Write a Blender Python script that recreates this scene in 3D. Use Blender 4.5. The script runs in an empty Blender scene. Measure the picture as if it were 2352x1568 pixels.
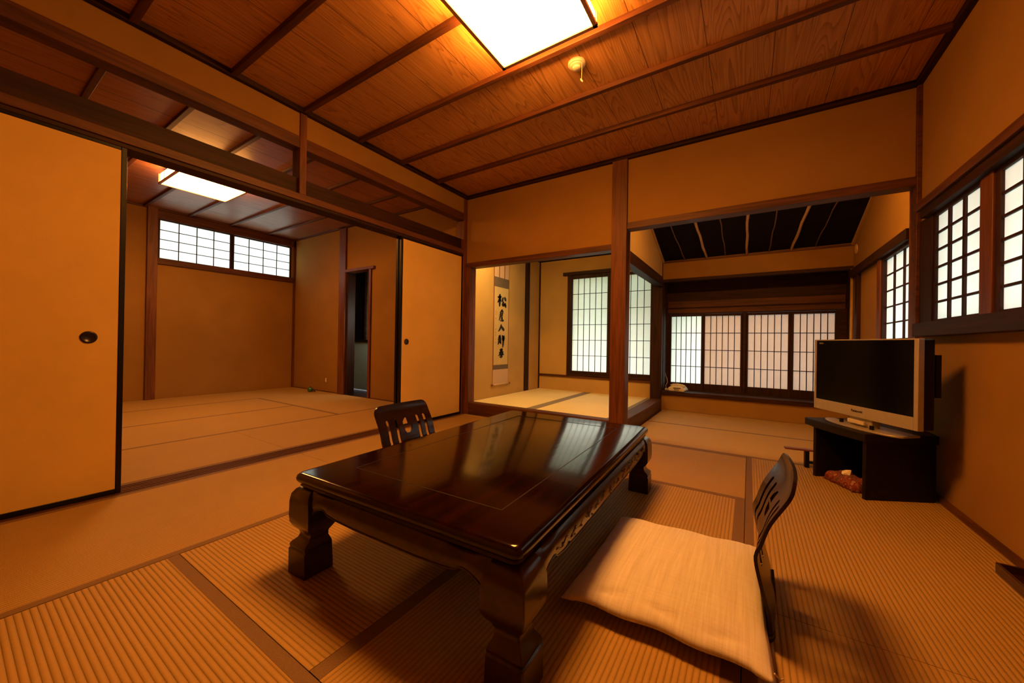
import bpy, bmesh, math, random
from mathutils import Vector, Matrix
random.seed(7)
C = bpy.context.scene.collection
PI = math.pi

# ------------------------------------------------------------------ materials
def new_mat(name):
    m = bpy.data.materials.new(name); m.use_nodes = True
    nt = m.node_tree; nt.nodes.clear()
    out = nt.nodes.new('ShaderNodeOutputMaterial')
    return m, nt, out
def node(nt, t, **kw):
    n = nt.nodes.new(t)
    for k, v in kw.items():
        if k.startswith('i_'): n.inputs[k[2:].replace('_', ' ')].default_value = v
        else: setattr(n, k, v)
    return n
def principled(nt, out, rough=.6, coat=0, metal=0, spec=.5):
    p = nt.nodes.new('ShaderNodeBsdfPrincipled')
    p.inputs['Roughness'].default_value = rough
    p.inputs['Metallic'].default_value = metal
    p.inputs['Coat Weight'].default_value = coat
    p.inputs['Specular IOR Level'].default_value = spec
    nt.links.new(p.outputs[0], out.inputs[0])
    return p
def plain(name, col, rough=.6, coat=0, metal=0, spec=.5, var=.08, scale=30):
    m, nt, out = new_mat(name); p = principled(nt, out, rough, coat, metal, spec)
    tc = node(nt, 'ShaderNodeTexCoord'); nz = node(nt, 'ShaderNodeTexNoise')
    nz.inputs['Scale'].default_value = scale; nz.inputs['Detail'].default_value = 2
    nt.links.new(tc.outputs['Object'], nz.inputs['Vector'])
    r = node(nt, 'ShaderNodeValToRGB')
    r.color_ramp.elements[0].position = .3; r.color_ramp.elements[1].position = .7
    r.color_ramp.elements[0].color = [c*(1-var) for c in col] + [1]
    r.color_ramp.elements[1].color = [min(1, c*(1+var)) for c in col] + [1]
    nt.links.new(nz.outputs['Fac'], r.inputs[0]); nt.links.new(r.outputs[0], p.inputs['Base Color'])
    return m
def plaster(name, col):
    m, nt, out = new_mat(name); p = principled(nt, out, .92, spec=.15)
    tc = node(nt, 'ShaderNodeTexCoord')
    n1 = node(nt, 'ShaderNodeTexNoise'); n1.inputs['Scale'].default_value = 2.5; n1.inputs['Detail'].default_value = 3
    n2 = node(nt, 'ShaderNodeTexNoise'); n2.inputs['Scale'].default_value = 260; n2.inputs['Detail'].default_value = 3
    for n in (n1, n2): nt.links.new(tc.outputs['Object'], n.inputs['Vector'])
    r = node(nt, 'ShaderNodeValToRGB')
    r.color_ramp.elements[0].position = .3; r.color_ramp.elements[1].position = .7
    r.color_ramp.elements[0].color = [c*.93 for c in col] + [1]; r.color_ramp.elements[1].color = [c*1.06 for c in col] + [1]
    nt.links.new(n1.outputs['Fac'], r.inputs[0]); nt.links.new(r.outputs[0], p.inputs['Base Color'])
    b = node(nt, 'ShaderNodeBump'); b.inputs['Strength'].default_value = .15; b.inputs['Distance'].default_value = .002
    nt.links.new(n2.outputs['Fac'], b.inputs['Height']); nt.links.new(b.outputs[0], p.inputs['Normal'])
    return m
def wood(name, c1, c2, axis='z', rough=.5, fine=1.0, coat=0, contrast=(.35, .68), spec=.5):
    """grain stretched along one axis"""
    m, nt, out = new_mat(name); p = principled(nt, out, rough, coat, spec=spec)
    tc = node(nt, 'ShaderNodeTexCoord'); mp = node(nt, 'ShaderNodeMapping')
    s = {'x': (.9, 14, 14), 'y': (14, .9, 14), 'z': (14, 14, .9)}[axis]
    mp.inputs['Scale'].default_value = [v*fine for v in s]
    nt.links.new(tc.outputs['Object'], mp.inputs['Vector'])
    nz = node(nt, 'ShaderNodeTexNoise'); nz.inputs['Scale'].default_value = 2.2; nz.inputs['Detail'].default_value = 7; nz.inputs['Distortion'].default_value = .9
    nt.links.new(mp.outputs[0], nz.inputs['Vector'])
    r = node(nt, 'ShaderNodeValToRGB')
    r.color_ramp.elements[0].position = contrast[0]; r.color_ramp.elements[1].position = contrast[1]
    r.color_ramp.elements[0].color = (*c1, 1); r.color_ramp.elements[1].color = (*c2, 1)
    nt.links.new(nz.outputs['Fac'], r.inputs[0]); nt.links.new(r.outputs[0], p.inputs['Base Color'])
    b = node(nt, 'ShaderNodeBump'); b.inputs['Strength'].default_value = .12; b.inputs['Distance'].default_value = .002
    nt.links.new(nz.outputs['Fac'], b.inputs['Height']); nt.links.new(b.outputs[0], p.inputs['Normal'])
    return m
def board_ceiling(name, c_dark, c_light, width, x_off, rough=.55, rings=16, spec=.4, jw=.012):
    """boards running along Y with flat-sawn (cathedral) grain, a fine joint between boards"""
    m, nt, out = new_mat(name); p = principled(nt, out, rough, spec=spec)
    L = nt.links.new
    def M(op, a, b=None, c=None):
        n = node(nt, 'ShaderNodeMath', operation=op)
        for i, v in enumerate((a, b, c)):
            if v is None: continue
            if isinstance(v, (int, float)): n.inputs[i].default_value = v
            else: L(v, n.inputs[i])
        return n.outputs[0]
    tc = node(nt, 'ShaderNodeTexCoord'); sp = node(nt, 'ShaderNodeSeparateXYZ'); L(tc.outputs['Object'], sp.inputs[0])
    u = M('DIVIDE', M('SUBTRACT', sp.outputs[0], x_off), width)
    idx = M('FLOOR', u); fr = M('FRACT', u)
    seg = M('FLOOR', M('DIVIDE', sp.outputs[1], .4455))
    cv = node(nt, 'ShaderNodeCombineXYZ')
    L(M('MULTIPLY', sp.outputs[0], 4.6), cv.inputs[0])
    L(M('ADD', M('MULTIPLY', sp.outputs[1], .36), M('MULTIPLY', idx, 7.31)), cv.inputs[1])
    L(M('MULTIPLY', idx, 3.7), cv.inputs[2])
    n1 = node(nt, 'ShaderNodeTexNoise'); n1.inputs['Scale'].default_value = 1.6; n1.inputs['Detail'].default_value = 1.5; n1.inputs['Distortion'].default_value = .3
    L(cv.outputs[0], n1.inputs['Vector'])
    g = M('FRACT', M('MULTIPLY', n1.outputs['Fac'], rings))
    g2 = M('POWER', g, 2.6)
    cv2 = node(nt, 'ShaderNodeCombineXYZ'); L(M('MULTIPLY', sp.outputs[0], 90), cv2.inputs[0]); L(M('MULTIPLY', sp.outputs[1], 3), cv2.inputs[1]); L(idx, cv2.inputs[2])
    n2 = node(nt, 'ShaderNodeTexNoise'); n2.inputs['Scale'].default_value = 1; n2.inputs['Detail'].default_value = 3; L(cv2.outputs[0], n2.inputs['Vector'])
    f = M('ADD', M('MULTIPLY', g2, .38), M('MULTIPLY', n2.outputs['Fac'], .62))
    r = node(nt, 'ShaderNodeValToRGB')
    r.color_ramp.elements[0].position = .2; r.color_ramp.elements[1].position = .85
    r.color_ramp.elements[0].color = (*c_light, 1); r.color_ramp.elements[1].color = (*c_dark, 1)
    L(f, r.inputs[0])
    joint = M('LESS_THAN', fr, jw)
    mx = node(nt, 'ShaderNodeMix', data_type='RGBA'); L(joint, mx.inputs[0]); L(r.outputs[0], mx.inputs[6])
    mx.inputs[7].default_value = (*[c*.4 for c in c_dark], 1)
    L(mx.outputs[2], p.inputs['Base Color'])
    return m
def tatami_mat(name, axis, col, pitch=.0145):
    m, nt, out = new_mat(name); p = principled(nt, out, .62, spec=.3)
    L = nt.links.new
    tc = node(nt, 'ShaderNodeTexCoord'); sp = node(nt, 'ShaderNodeSeparateXYZ'); L(tc.outputs['Object'], sp.inputs[0])
    across = sp.outputs[1] if axis == 'x' else sp.outputs[0]
    def M(op, a, b=None):
        n = node(nt, 'ShaderNodeMath', operation=op)
        for i, v in enumerate((a, b)):
            if v is None: continue
            if isinstance(v, (int, float)): n.inputs[i].default_value = v
            else: L(v, n.inputs[i])
        return n.outputs[0]
    w = M('ABSOLUTE', M('SINE', M('MULTIPLY', across, PI/pitch)))
    w = M('POWER', w, .6)
    mp = node(nt, 'ShaderNodeMapping')
    mp.inputs['Scale'].default_value = (500, 18, 1) if axis == 'x' else (18, 500, 1)
    L(tc.outputs['Object'], mp.inputs['Vector'])
    nz = node(nt, 'ShaderNodeTexNoise'); nz.inputs['Scale'].default_value = 1; nz.inputs['Detail'].default_value = 2; L(mp.outputs[0], nz.inputs['Vector'])
    nb = node(nt, 'ShaderNodeTexNoise'); nb.inputs['Scale'].default_value = 1.7; nb.inputs['Detail'].default_value = 4; L(tc.outputs['Object'], nb.inputs['Vector'])
    f = M('ADD', M('MULTIPLY', w, .5), M('ADD', M('MULTIPLY', nz.outputs['Fac'], .3), M('MULTIPLY', nb.outputs['Fac'], .25)))
    r = node(nt, 'ShaderNodeValToRGB')
    r.color_ramp.elements[0].position = .25; r.color_ramp.elements[1].position = .85
    r.color_ramp.elements[0].color = [c*.62 for c in col] + [1]; r.color_ramp.elements[1].color = [min(1, c*1.1) for c in col] + [1]
    L(f, r.inputs[0]); L(r.outputs[0], p.inputs['Base Color'])
    b = node(nt, 'ShaderNodeBump'); b.inputs['Strength'].default_value = .8; b.inputs['Distance'].default_value = .003
    L(M('ADD', w, M('MULTIPLY', nz.outputs['Fac'], .3)), b.inputs['Height']); L(b.outputs[0], p.inputs['Normal'])
    return m
def paper(name, trans, refl):
    m, nt, out = new_mat(name)
    L = nt.links.new
    tc = node(nt, 'ShaderNodeTexCoord'); nz = node(nt, 'ShaderNodeTexNoise'); nz.inputs['Scale'].default_value = 14; nz.inputs['Detail'].default_value = 5
    L(tc.outputs['Object'], nz.inputs['Vector'])
    def ramp(c):
        r = node(nt, 'ShaderNodeValToRGB'); r.color_ramp.elements[0].color = [v*.94 for v in c] + [1]; r.color_ramp.elements[1].color = [min(1, v*1.04) for v in c] + [1]
        L(nz.outputs['Fac'], r.inputs[0]); return r.outputs[0]
    d = node(nt, 'ShaderNodeBsdfDiffuse'); t = node(nt, 'ShaderNodeBsdfTranslucent')
    L(ramp(refl), d.inputs[0]); L(ramp(trans), t.inputs[0])
    a = node(nt, 'ShaderNodeAddShader'); L(d.outputs[0], a.inputs[0]); L(t.outputs[0], a.inputs[1]); L(a.outputs[0], out.inputs[0])
    return m
def emit(name, col, strength):
    m, nt, out = new_mat(name); e = node(nt, 'ShaderNodeEmission')
    e.inputs[0].default_value = (*col, 1); e.inputs[1].default_value = strength
    nt.links.new(e.outputs[0], out.inputs[0]); return m

LAMP = (1.0, .375, .058)
WALL = (.285, .150, .033)
M_wall = plaster('ochre_plaster', WALL)
M_wall2 = plaster('alcove_plaster', (.46, .30, .10))
M_post = wood('post_wood', (.085, .026, .008), (.175, .056, .018), 'z', .5, spec=.3)
M_beamx = wood('beam_wood_x', (.058, .018, .007), (.125, .040, .014), 'x', .55, spec=.3)
M_beamy = wood('beam_wood_y', (.058, .018, .007), (.125, .040, .014), 'y', .55, spec=.3)
M_darkx = wood('dark_wood_x', (.016, .0055, .003), (.042, .013, .006), 'x', .6, spec=.2)
M_darky = wood('dark_wood_y', (.016, .0055, .003), (.042, .013, .006), 'y', .6, spec=.2)
M_darkz = wood('dark_wood_z', (.016, .0055, .003), (.042, .013, .006), 'z', .6, spec=.2)
M_ceil = board_ceiling('cedar_ceiling', (.23, .085, .020), (.58, .29, .085), .315, .96, rings=24)
M_ceil2 = board_ceiling('cedar_ceiling_side_room', (.20, .07, .032), (.36, .15, .065), .335, -.36, rings=10, rough=.4, jw=.026)
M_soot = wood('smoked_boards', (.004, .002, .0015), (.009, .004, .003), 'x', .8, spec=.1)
M_bamboo = plain('bamboo', (.42, .26, .09), .45, var=.12, scale=12)
M_bambood = plain('smoked_bamboo', (.12, .06, .03), .5, var=.12, scale=12)
TC = (.395, .246, .076)
M_tx = tatami_mat('tatami_ribs_x', 'x', TC)
M_ty = tatami_mat('tatami_ribs_y', 'y', TC)
M_tk = tatami_mat('fresh_tatami', 'y', (.84, .70, .36))
M_heri = plain('tatami_border_cloth', (.17, .095, .045), .75, var=.15, scale=300)
def heri_pattern():
    m, nt, out = new_mat('patterned_border_cloth'); p = principled(nt, out, .75)
    tc = node(nt, 'ShaderNodeTexCoord'); ch = node(nt, 'ShaderNodeTexChecker'); ch.inputs['Scale'].default_value = 62
    ch.inputs['Color1'].default_value = (.34, .28, .20, 1); ch.inputs['Color2'].default_value = (.10, .09, .08, 1)
    nt.links.new(tc.outputs['Object'], ch.inputs['Vector']); nt.links.new(ch.outputs[0], p.inputs['Base Color']); return m
M_heri2 = heri_pattern()
M_paper = paper('shoji_paper', (.54, .585, .55), (.33, .33, .30))
M_paper2 = paper('dense_shoji_paper', (.25, .25, .235), (.62, .55, .46))  # less translucent, more reflective than the other window paper
M_black = plain('black_lacquer_frame', (.004, .003, .003), .35, coat=.1, var=.05, spec=.25)
M_fusuma = plaster('fusuma_paper', (.62, .40, .10))
M_lacq = wood('table_lacquer', (.004, .0006, .0005), (.014, .0016, .001), 'y', .13, fine=.8, coat=.1, spec=.42)
M_lacqx = wood('table_lacquer_apron', (.012, .003, .0015), (.040, .010, .004), 'y', .28, fine=.8, coat=.2)
M_chair = wood('chair_bentwood_lacquer', (.006, .002, .0015), (.018, .005, .003), 'z', .26, coat=.12, spec=.4)
M_tv = plain('silver_plastic', (.42, .38, .34), .35, metal=.3, var=.03)
M_scr = plain('screen_glass', (.001, .001, .0012), .15, var=.02, spec=.12)
M_tvb = plain('black_plastic', (.004, .0035, .004), .5, var=.05, spec=.25)
M_stand = wood('ebony_stand', (.004, .002, .002), (.012, .005, .003), 'x', .5, spec=.25)
M_cream = plain('cream_plastic', (.60, .53, .41), .4, var=.03)
M_ink = plain('sumi_ink', (.010, .008, .007), .7, var=.05)
M_lampbox = wood('lamp_frame_wood', (.45, .22, .10), (.60, .32, .16), 'x', .5)
K = 74
M_lamp = emit('lamp_diffuser', LAMP, K*1.1)
M_lampside = emit('lamp_side_paper', LAMP, K*1.55)
M_lamp2 = emit('side_room_lamp_diffuser', (1, .40, .085), 58)
M_lamp2side = emit('side_room_lamp_side_paper', (1, .40, .085), 36)

# ------------------------------------------------------------------ mesh helpers
class MB:
    def __init__(s): s.b = bmesh.new()
    def box(s, x0, x1, y0, y1, z0, z1, mat=None):
        vs = [s.b.verts.new(p) for p in ((x0,y0,z0),(x1,y0,z0),(x1,y1,z0),(x0,y1,z0),(x0,y0,z1),(x1,y0,z1),(x1,y1,z1),(x0,y1,z1))]
        fs = [s.b.faces.new([vs[i] for i in f]) for f in ((0,3,2,1),(4,5,6,7),(0,1,5,4),(1,2,6,5),(2,3,7,6),(3,0,4,7))]
        return vs, fs
    def prism(s, pts, z0, z1, axis='z'):
        """polygon pts extruded; axis z: pts (x,y); axis x: pts (y,z); axis y: pts (x,z)"""
        f = {'z': lambda a, b, c: (a, b, c), 'x': lambda a, b, c: (c, a, b), 'y': lambda a, b, c: (a, c, b)}[axis]
        lo = [s.b.verts.new(f(a, b, z0)) for a, b in pts]; hi = [s.b.verts.new(f(a, b, z1)) for a, b in pts]
        n = len(pts)
        s.b.faces.new(lo[::-1]); s.b.faces.new(hi)
        for i in range(n): s.b.faces.new([lo[i], lo[(i+1) % n], hi[(i+1) % n], hi[i]])
    def tube(s, pts, r, n=10, cap=True):
        pts = [Vector(p) for p in pts]; rs = r if isinstance(r, (list, tuple)) else [r]*len(pts)
        rings = []
        up = Vector((0, 0, 1))
        for i, p in enumerate(pts):
            t = (pts[min(i+1, len(pts)-1)] - pts[max(i-1, 0)]).normalized()
            a = t.cross(up if abs(t.z) < .9 else Vector((1, 0, 0))).normalized(); b = t.cross(a)
            rings.append([s.b.verts.new(p + rs[i]*(math.cos(2*PI*k/n)*a + math.sin(2*PI*k/n)*b)) for k in range(n)])
        for q, w in zip(rings, rings[1:]):
            for k in range(n): s.b.faces.new([q[k], q[(k+1) % n], w[(k+1) % n], w[k]])
        if cap: s.b.faces.new(rings[0][::-1]); s.b.faces.new(rings[-1])
    def lathe(s, prof, n=32, center=(0, 0, 0), flip=False):
        rings = []
        for r, z in prof:
            rings.append([s.b.verts.new((center[0]+r*math.cos(2*PI*k/n), center[1]+r*math.sin(2*PI*k/n), center[2]+z)) for k in range(n)])
        for q, w in zip(rings, rings[1:]):
            for k in range(n): s.b.faces.new([q[k], q[(k+1) % n], w[(k+1) % n], w[k]])
        s.b.faces.new(rings[0][::-1]); s.b.faces.new(rings[-1])
    def build(s, name, mat, parent=None, smooth=False, bevel=0, seg=2):
        bmesh.ops.recalc_face_normals(s.b, faces=s.b.faces)
        me = bpy.data.meshes.new(name); s.b.to_mesh(me); s.b.free()
        o = bpy.data.objects.new(name, me); C.objects.link(o); me.materials.append(mat)
        if parent: o.parent = parent
        if smooth:
            for p in me.polygons: p.use_smooth = True
        if bevel:
            md = o.modifiers.new('bevel', 'BEVEL'); md.width = bevel; md.segments = seg; md.limit_method = 'ANGLE'
            md.harden_normals = False
            for p in me.polygons: p.use_smooth = True
            try: me.set_sharp_from_angle(angle=math.radians(40))
            except Exception: pass
        return o
def tag(o, label, cat, group=None, kind=None):
    o['label'] = label; o['category'] = cat
    if group: o['group'] = group
    if kind: o['kind'] = kind
    return o
def empty(name, loc=(0, 0, 0), rz=0):
    o = bpy.data.objects.new(name, None); C.objects.link(o); o.location = loc; o.rotation_euler = (0, 0, rz); o.empty_display_size = .1
    return o
def box_obj(name, mat, *b, parent=None, bevel=0):
    m = MB()
    for q in b: m.box(*q)
    return m.build(name, mat, parent, bevel=bevel)
def struct(name, mat, *b, bevel=0, label=None, cat=None):
    o = box_obj(name, mat, *b, bevel=bevel); o['kind'] = 'structure'
    if label: o['label'] = label
    if cat: o['category'] = cat
    return o
TN = [0]
def trim(label, mat, *b, cat='beam', bevel=.003):
    TN[0] += 1
    return struct('trim_%d' % TN[0], mat, *b, bevel=bevel, label=label, cat=cat)

YF, XR, ZC = 3.284, 3.64, 2.46
XP0, XP1 = 1.701, 1.836

# ------------------------------------------------------------------ floor and tatami
struct('floor', M_darky, (-3.95, 3.74, -.5, 5.14, -.13, -.052), (-3.2, -1.5, 3.4, 3.95, -.13, -.02), label='dark wooden sub floor below the tatami mats', cat='floor')
def mat_obj(x0, x1, y0, y1, axis, heri, label, z=0, hm=None, sm=None, group=None, hw=.036, t=.05):
    g = .0012
    root = empty('tatami_mat', ((x0+x1)/2, (y0+y1)/2, z-t-.0008))
    cx, cy, cz = root.location
    m = MB(); m.box(x0+g-cx, x1-g-cx, y0+g-cy, y1-g-cy, 0, t)
    m.build('woven_surface', sm or M_tx if sm or axis == 'x' else M_ty, root)
    for (a, b, c, d) in heri:
        h = MB(); h.box(a+g-cx, b-g-cx, c+g-cy, d-g-cy, .002, t+.0006)
        h.build('border', hm or M_heri, root)
    tag(root, label, 'tatami mat', group)
    return root
def H(x0, x1, y0, y1, sides, hw=.036):
    r = []
    if 'W' in sides: r.append((x0, x0+hw, y0, y1))
    if 'E' in sides: r.append((x1-hw, x1, y0, y1))
    if 'S' in sides: r.append((x0, x1, y0, y0+hw))
    if 'N' in sides: r.append((x0, x1, y1-hw, y1))
    return r
main = 'tatami mats of the main room'
def addmat(x0, x1, y0, y1, axis, sides, label, group=main, hw=.036):
    return mat_obj(x0, x1, y0, y1, axis, H(x0, x1, y0, y1, sides, hw), label, group=group)
XM0 = .022
addmat(XM0, .950, -.42, 1.42, 'y', 'WE', 'tatami mat lying before the large left sliding door, near the camera')
addmat(XM0, .950, 1.42, YF-.02, 'y', 'WE', 'tatami mat between the far left chair back and the right sliding door')
addmat(.950, 2.745, -.42, .505, 'x', 'SN', 'coarse ribbed tatami mat in the bottom left corner, in front of the table')
addmat(.950, 1.848, .505, 1.404, 'x', '', 'tatami mat with fine ribs under the near left table leg')
addmat(.950, 1.848, 1.404, 2.325, 'x', '', 'tatami mat hidden under the far left half of the table')
addmat(1.848, 2.745, .505, 2.325, 'y', 'WE', hw=.046, label= 'tatami mat under the beige cushion and right half of the table')
addmat(.950, 2.745, 2.325, 3.25, 'x', 'SN', 'tatami mat beyond the table, in front of the centre pillar')
addmat(2.745, 3.62, -.42, 1.402, 'y', 'W', 'tatami mat behind the near chair back, with the slatted shadow on it')
addmat(2.745, 3.62, 1.402, 3.25, 'y', 'W', 'tatami mat in front of the television stand along the right wall')
alc = 'tatami mats of the right alcove'
addmat(1.84, 3.62, 3.25, 4.14, 'x', 'S', 'tatami mat just beyond the room edge, in the right alcove', alc)
addmat(1.84, 3.62, 4.14, 5.03, 'x', 'SN', 'tatami mat at the back of the right alcove below the telephone shelf', alc)
sr = 'tatami mats of the left side room'
addmat(-1.06, -.135, -.38, 1.42, 'y', 'WE', 'side room tatami mat just behind the door track, near half', sr)
addmat(-1.06, -.135, 1.42, 3.31, 'y', 'WE', 'side room tatami mat just behind the door track, far half', sr)
addmat(-1.99, -1.06, -.38, 2.385, 'y', 'W', 'side room tatami mat, second row back from the door track', sr)
addmat(-2.93, -1.99, -.38, 2.385, 'y', 'W', 'side room tatami mat, third row back from the door track', sr)
addmat(-2.93, -1.06, 2.385, 3.31, 'x', 'S', 'side room tatami mat in front of the dark doorway', sr)
addmat(-3.83, -2.93, -.38, 3.31, 'y', '', 'side room tatami mat along the wall below the high window', sr)
tk = 'tatami mats of the raised alcove'
for (a, b, wl, wr, lab) in ((.022, .825, .014, .058, 'raised alcove tatami mat in front of the hanging scroll'), (.825, 1.69, .058, .05, 'raised alcove tatami mat in front of the tall paper window')):
    mat_obj(a, b, 3.385, 5.03, 'y', [(a, a+wl, 3.385, 5.03), (b-wr, b, 3.385, 5.03)], lab, z=.127, hm=M_heri2, sm=M_tk, group=tk)
struct('trim_41', M_darkx, (.022, 1.69, 3.385, 5.03, -.052, .0755), label='raised floor base of the scroll alcove', cat='floor')
# door track sill between the rooms
m = MB(); m.box(-.133, XM0, -.42, YF-.05, -.05, -.006)
for i in range(6):
    x = -.133 + i*.0285
    m.box(x, x+.012, -.42, YF-.05, -.006, .001)
o = m.build('trim_40', M_beamy); o['kind'] = 'structure'; o['label'] = 'grooved wooden door track in the floor between the rooms'; o['category'] = 'door track'

# ------------------------------------------------------------------ walls
# left wall (between the rooms)
struct('wall_left', M_wall, (-.085, -.008, -.42, YF+.02, 2.288, 2.53), label='narrow plaster strip above the left opening', cat='wall')
trim('long upper beam along the left opening', M_beamy, (-.10, 0, -.42, 3.235, 2.205, 2.288))
trim('broad dark beam above the sliding doors', M_darky, (-.115, -.035, -.42, 3.235, 1.873, 1.998))
trim('lighter grooved door head above the sliding doors', M_beamy, (-.125, .006, -.42, 3.24, 1.825, 1.873))
trim('black underside strip of the door head', M_darky, (-.12, -.002, -.42, 3.24, 1.802, 1.825))
trim('short hanging post above the sliding doors', M_post, (-.10, .006, 1.404, 1.452, 1.873, 2.46), cat='post')
trim('corner post between the left wall and the raised alcove', M_post, (-.11, 0, 3.238, 3.38, -.05, 2.47), (0, .068, 3.27, 3.385, -.05, 1.667), cat='post')
# far wall
struct('wall_far', M_wall, (0, XP0, YF+.012, YF+.09, 1.722, 2.53), (XP1, XR, YF+.012, YF+.09, 1.893, 2.53), label='plaster wall above the two alcove openings', cat='wall')
trim('lintel above the raised alcove', M_beamx, (0, XP0, YF-.008, YF+.10, 1.667, 1.722))
trim('lintel above the right alcove', M_beamx, (XP1, 3.62, YF-.008, YF+.10, 1.836, 1.893))
trim('square centre pillar between the alcoves', M_post, (XP0, XP1, YF-.02, YF+.11, -.05, 2.47), cat='pillar')
trim('right corner post of the far wall', M_beamx, (3.617, 3.70, YF-.015, YF+.11, -.05, 2.47), cat='post')
trim('threshold beam of the raised alcove', M_beamx, (.0, XP0, YF-.008, 3.384, -.05, .130), bevel=.006)
trim('side threshold beam of the raised alcove', M_beamy, (1.692, 1.822, 3.395, 5.0, -.05, .130), bevel=.006)
# raised alcove (tokonoma)
struct('wall_scroll', M_wall2, (-.06, .02, 3.38, 5.05, .0, 2.10), label='left plaster wall of the raised alcove behind the scroll', cat='wall')
W0, W1, Z0, Z1 = .55, 1.69, .385, 1.80
struct('wall_alcove', M_wall2, (-.06, W0, 5.03, 5.11, 0, 2.2), (W0, W1, 5.03, 5.11, 0, Z0), (W0, W1, 5.03, 5.11, Z1, 2.2), label='back plaster wall of the raised alcove around the window', cat='wall')
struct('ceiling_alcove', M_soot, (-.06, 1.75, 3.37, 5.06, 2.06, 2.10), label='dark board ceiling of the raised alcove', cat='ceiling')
trim('slim dark post on the wall right of the scroll', M_darkz, (.02, .036, 4.585, 4.70, .127, 2.06), cat='post')
trim('thin corner strip of the raised alcove', M_darkz, (.02, .038, 5.012, 5.03, .127, 2.06), cat='strip')
trim('rail below the tall paper window', M_beamx, (.02, 1.69, 5.012, 5.04, .322, .356))
trim('window head board over the tall paper window', M_darkx, (.43, 1.69, 4.985, 5.04, 1.815, 1.862))
trim('deep corner post between the alcoves', M_darkz, (1.682, 1.815, 4.995, 5.12, -.05, 1.90), cat='post')
trim('side beam above the threshold of the raised alcove', M_darky, (1.725, 1.822, 3.395, 4.995, 1.572, 1.685))
# slope of the right alcove ceiling: z = 2.144-.334*(Y-4.275)
def zs(y): return 2.144 - .334*(y-4.275)
m = MB(); m.prism([(3.39, 1.685), (5.0, 1.685), (5.0, zs(5.0)+.02), (3.39, zs(3.39)+.02)], 1.74, 1.812, 'x')
o = m.build('wall_between', M_wall2); o['kind'] = 'structure'; o['label'] = 'plaster wall above the side beam, under the sloping ceiling'; o['category'] = 'wall'
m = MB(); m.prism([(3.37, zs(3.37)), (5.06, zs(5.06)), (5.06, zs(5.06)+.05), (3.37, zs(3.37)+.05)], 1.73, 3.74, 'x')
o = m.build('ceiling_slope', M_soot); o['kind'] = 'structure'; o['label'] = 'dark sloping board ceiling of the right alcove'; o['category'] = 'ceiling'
def rafter(x0, x1, r, mat, label):
    TN[0] += 1
    pts = []
    for i in range(15):
        t = i/14; y = 3.385 + (5.02-3.385)*t
        pts.append((x0+(x1-x0)*t + .004*math.sin(i*1.9+x0*9), y, zs(y)-r-.001))
    m = MB(); m.tube(pts, [r*(1+.10*((i % 4) == 0)) for i in range(15)], 10)
    o = m.build('trim_%d' % TN[0], mat, smooth=True); o['kind'] = 'structure'; o['label'] = label; o['category'] = 'rafter'
rafter(2.20, 2.31, .013, M_bamboo, 'left thick pale bamboo rafter under the dark sloping ceiling')
rafter(2.735, 2.72, .013, M_bamboo, 'middle thick pale bamboo rafter under the dark sloping ceiling')
rafter(3.30, 3.13, .013, M_bamboo, 'right thick pale bamboo rafter under the dark sloping ceiling')
rafter(1.94, 2.07, .006, M_bambood, 'leftmost thin rafter under the dark sloping ceiling')
rafter(2.46, 2.51, .006, M_bambood, 'thin rafter between the left and middle pale bamboo rafters')
rafter(3.02, 2.93, .006, M_bambood, 'thin rafter between the middle and right pale bamboo rafters')
rafter(3.50, 3.33, .005, M_bambood, 'rightmost thin dark rafter under the sloping ceiling')
for (x, s) in ((1.822, 'left'), (3.628, 'right')):
    TN[0] += 1; m = MB(); m.prism([(3.39, zs(3.39)-.03), (5.02, zs(5.02)-.03), (5.02, zs(5.02)-.002), (3.39, zs(3.39)-.002)], x-.008, x+.010, 'x')
    o = m.build('trim_%d' % TN[0], M_bamboo); o['kind'] = 'structure'; o['label'] = 'pale edging strip where the sloping ceiling meets the %s wall' % s; o['category'] = 'strip'
# back of the right alcove
struct('wall_back', M_wall, (1.815, XR, 5.032, 5.08, 1.655, 1.905), (1.815, XR, 5.032, 5.08, -.05, .19), label='plaster bands above and below the low window recess', cat='wall')
trim('beam edge under the hanging plaster band', M_darkx, (1.815, XR, 5.02, 5.09, 1.620, 1.657))
trim('thin beam on top of the hanging plaster band', M_beamx, (1.815, XR, 5.022, 5.06, 1.862, 1.884))
struct('wall_recess', M_darkx, (1.815, XR, 5.325, 5.37, 1.232, 1.70), (1.75, 1.822, 5.08, 5.5, .0, 1.70), (XR-.002, XR+.05, 5.08, 5.5, 0, 1.70), (1.8, XR, 5.08, 5.5, 1.66, 1.71), label='dark wooden boards around the low window recess', cat='wall')
trim('long dark planks above the low windows', M_beamx, (1.83, XR-.01, 5.312, 5.326, 1.24, 1.30), (1.83, XR-.01, 5.316, 5.326, 1.318, 1.40))
trim('deep wooden shelf below the low windows', M_darkx, (1.82, XR, 5.006, 5.45, .192, .235), cat='shelf')
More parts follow.
